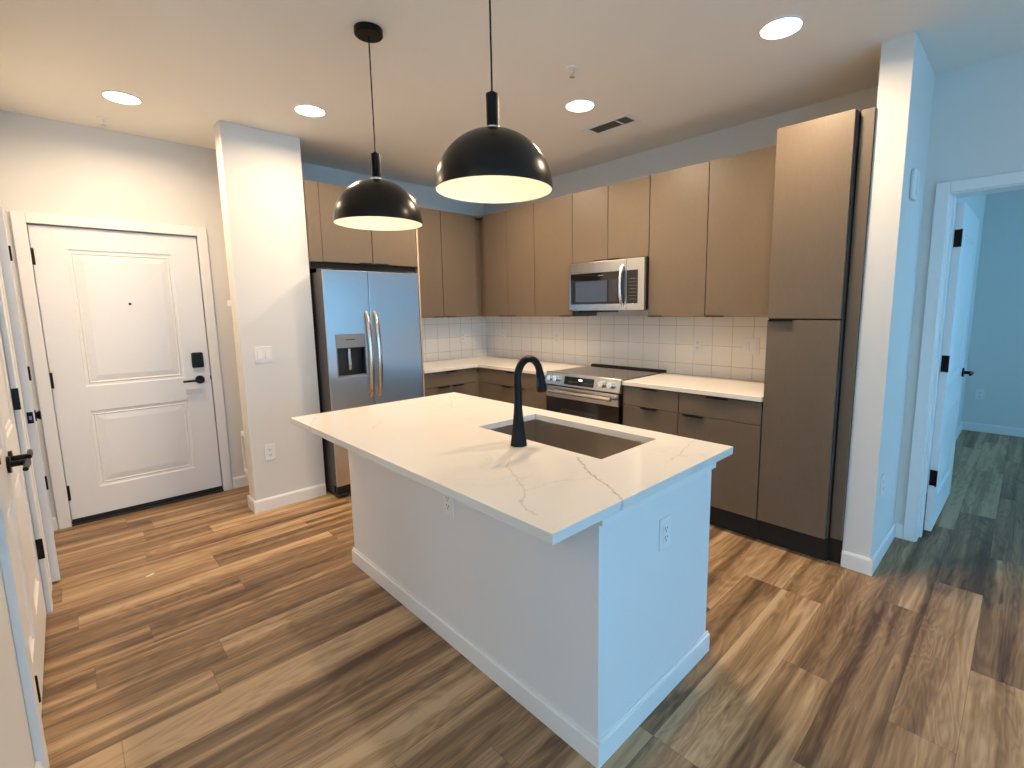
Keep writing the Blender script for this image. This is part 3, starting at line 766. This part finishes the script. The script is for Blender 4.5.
def slab(mb, x0, x1, v0, v1, o0, o1):
    P_ = [onp(x, v, o) for o in (o0, o1) for (x, v) in ((x0, v0), (x1, v0), (x1, v1), (x0, v1))]
    vs = [mb.bm.verts.new(p) for p in P_]
    for f in ((0, 3, 2, 1), (4, 5, 6, 7), (0, 1, 5, 4), (1, 2, 6, 5), (2, 3, 7, 6), (3, 0, 4, 7)): mb.bm.faces.new([vs[i] for i in f])
    return mb
slab(MB(), .215, .515, -.036, .030, .0006, .003).build('display', M_GLASSBLK, cpl)
slab(MB(), .365, .40, .004, .014, .0032, .0036).build('clock_digits', M_DISP, cpl)
m = MB()
for k in range(7): slab(m, .262+k*.014, .268+k*.014, -.012, -.009, .0032, .0036)
for k in range(5): slab(m, .43+k*.015, .436+k*.015, -.012, -.009, .0032, .0036)
m.build('display_print', M_KEY, cpl)
for x in (.062, .128, .600, .682):
    m = MB(); m.tube([onp(x, 0, .001), onp(x, 0, .006)], .027, 24); m.tube([onp(x, 0, .006), onp(x, 0, .030)], [.025, .023], 24)
    k_ = m.build('knob', M_CHROME, rg, smooth=True)
    slab(MB(), x-.004, x+.004, -.02, .02, .0305, .040).build('knob_grip', M_CHROME, k_)
# oven door
m = MB(); m.box(.004, Wr-.014, -.662, -.620, .718, .812); od = m.build('oven_door', M_STEEL, rg, bevel=.003)
MB().box(.004, Wr-.014, -.659, -.620, .235, .7175).build('door_glass', M_GLASSBLK, od)
MB().box(.17, Wr-.20, -.6602, -.6592, .36, .64).build('oven_window', M_SCREEN, od)
m = MB(); m.tube([(.075, -.700, .775), (.705, -.700, .775)], .0165, 16)
for x in (.1, .68): m.tube([(x, -.662, .775), (x, -.700, .775)], .010, 12)
m.build('handle', M_STEELH, od, smooth=True)
MB().box(.004, Wr-.014, -.656, -.620, .06, .228).build('storage_drawer', M_STEEL, rg, bevel=.003)
for x in (.06, Wr-.06):
    m = MB(); m.tube([(x, -.58, .0005), (x, -.58, .03)], .02, 12); m.build('foot', M_DARK, rg)

# ------------------------------------------------------------------ ceiling things
dl0 = thing('recessed_downlight', 'round ceiling light over the hall by the entrance door', 'ceiling light', (.618, -3.158, H), 0, 'recessed ceiling lights')
m = MB(); m.lathe([(.0845, -.0005), (.090, -.0005), (.089, -.006), (.0845, -.008), (.0845, -.0005)], seg=40); m.build('trim_ring', M_TRIM, dl0, smooth=True)
m = MB(); m.lathe([(0, -.0085), (.083, -.0075), (.084, -.003), (0, -.003)], seg=40); m.build('lens', M_LENS, dl0, smooth=True)
dl_pos = [((1.151, -2.29), 'round ceiling light just in front of the white wall column'), ((2.338, -1.085), 'round ceiling light above the kitchen aisle, beside the air vent'), ((3.504, -1.056), 'round ceiling light nearest the pantry and the stub wall'), ((1.215, -1.06), 'added round ceiling light, unseen behind the nearer pendant shade, toward the inside corner')]  # last entry: unseen light added on the grid spacing, brightens the left cabinets
for (x, y), lab in dl_pos: dup(dl0, (x, y, H), None, lab)
for x, y, k in [(.618, -3.158, .88), (1.151, -2.29, .78), (2.338, -1.085, 1.35), (3.504, -1.056, 1.1), (1.215, -1.06, 1.35)]:  # last is the lamp of the added, unseen light
    light('downlight_lamp', 'AREA', (x, y, H-.012), P_DOWN*k, WARM, shape='DISK', size=.15, spread=math.radians(165))

def pendant(label, x):
    r = thing('pendant_light', label, 'pendant light', (x, -2.42, H), 0, 'black dome pendants over the island')
    b = 1.857-H
    m = MB(); m.lathe([(0, -.0005), (.062, -.0005), (.062, -.024), (.058, -.028), (0, -.028)], seg=40); m.build('canopy', M_BLACK, r, smooth=True)
    m = MB(); m.tube([(0, 0, -.028), (0, 0, 2.166-H)], .0032, 8); m.build('cord', M_BLACK, r)
    m = MB(); m.lathe([(0, b+.322), (.008, b+.322), (.010, b+.314), (.0215, b+.314), (.0215, b+.208), (0, b+.208)], seg=24); m.build('socket_sleeve', M_BLACK, r, smooth=True)
    m = MB(); m.lathe([(0, b+.2075), (.026, b+.2075), (.026, b+.199), (0, b+.199)], seg=24); m.build('collar_ring', M_CHROME, r, smooth=True)
    Rr, Hh = .203, .198; out = []; inn = []
    for k in range(19):
        a = PI/2*k/18; out.append((Rr*math.cos(a)**.96 if k < 18 else .012, b+Hh*math.sin(a)))
    for k in range(19):
        a = PI/2*k/18; inn.append(((Rr-.003)*math.cos(a)**.96 if k < 18 else .012, b+(Hh-.003)*math.sin(a)))
    m = MB(); m.lathe(out+inn[::-1][:0], seg=64)
    # rim
    m.lathe([(Rr, b), (Rr-.0015, b-.0015), (Rr-.003, b)], seg=64)
    sh = m.build('lamp_shade', M_SHADE, r, smooth=True)
    m = MB(); m.lathe(inn+[(0, b+Hh-.004)], seg=64); m.build('shade_lining', M_LINING, sh, smooth=True)
    m = MB(); m.lathe([(0, b+.065), (.02, b+.07), (.03, b+.09), (.028, b+.11), (.016, b+.135), (.014, b+.165), (0, b+.165)], seg=24); m.build('bulb', M_BULB, r, smooth=True)
    l = light('pendant_lamp', 'POINT', (x, -2.42, 1.857+.045), P_PEND, (1, .82, .58), shadow_soft_size=.03)
pendant('black dome pendant farther from the camera, nearer the refrigerator', 2.225)
pendant('larger-looking black dome pendant hanging above the faucet', 3.075)

vt = thing('air_vent', 'rectangular white air vent in the kitchen ceiling', 'vent', (2.277, -.677, H), 0)
MB().holed((-.19, .19, -.086, .086), (-.158, .158, -.056, .056), -.008, -.0006, 'xy').build('vent_frame', M_TRIM, vt, bevel=.002)
MB().box(-.158, .158, -.056, .056, -.002, -.0007).build('duct', M_VENTDK, vt)
MB().box(.062, .072, -.056, .056, -.0075, -.0025).build('divider', M_TRIM, vt)
for k in range(7):
    y = -.048+k*.016
    m = MB(); m.prism_x([(y-.004, -.0075), (y-.003, -.0075), (y+.004, -.003), (y+.003, -.003)], -.157, .157); m.build('louver', simple('louver_grey', (.32, .29, .26, 1), .5) if k == 0 else bpy.data.materials['louver_grey'], vt)
sp0 = thing('sprinkler_head', 'ceiling sprinkler head in front of the entrance wall', 'sprinkler', (.146, -3.219, H), 0, 'sprinkler heads')
m = MB(); m.lathe([(0, -.0005), (.032, -.0005), (.030, -.006), (.02, -.008), (0, -.008)], seg=24); m.build('escutcheon', M_TRIM, sp0, smooth=True)
m = MB(); m.tube([(0, 0, -.008), (0, 0, -.02)], .009, 10)
for s in (-1, 1): m.tube([(0, 0, -.018), (s*.012, 0, -.028), (0, 0, -.042)], .0022, 6)
m.build('frame', M_CHROME, sp0)
m = MB(); m.lathe([(0, -.042), (.015, -.043), (.015, -.0445), (0, -.0445)], seg=16); m.build('deflector', M_CHROME, sp0)
dup(sp0, (2.612, -1.475, H), None, 'ceiling sprinkler head in the kitchen, beside a round light')

# ------------------------------------------------------------------ things beside the column
MB().box(.27, .4395, -2.655, -2.40, 1.500, 1.545).build('wall_ledge', M_TRIM)
tag(bpy.data.objects['wall_ledge'], 'small white ledge sticking out behind the left edge of the wall column', 'ledge')
cb = thing('entry_cubby', 'low white open frame fixed beside the wall column', 'cubby', (.39, -2.5, .24))
m = MB()
m.box(-.085, -.062, -.16, -.14, 0, .32); m.box(.032, .0495, -.16, -.14, .0, .32); m.box(-.062, .032, -.16, -.14, 0, .03); m.box(-.062, .032, -.16, -.14, .29, .32)
m.build('frame', M_TRIM, cb)
MB().box(-.088, .0495, -.1395, .2, .29, .325).build('top', M_TRIM, cb)
MB().box(-.085, .0495, -.1395, .2, 0, .02).build('bottom', M_TRIM, cb)
ps = MB()
ps.prism([(-.02, -.006), (.005, -.008), (.022, -.002), (.018, .006), (-.004, .003), (-.018, .005)], .0006, .003)
o = tag(ps.build('paper_scrap', M_PAPER), 'tiny scrap of white paper lying on the hall floor', 'paper scrap'); o.location = (1.10, -3.34, 0); o.rotation_euler = (0, 0, 1.9)
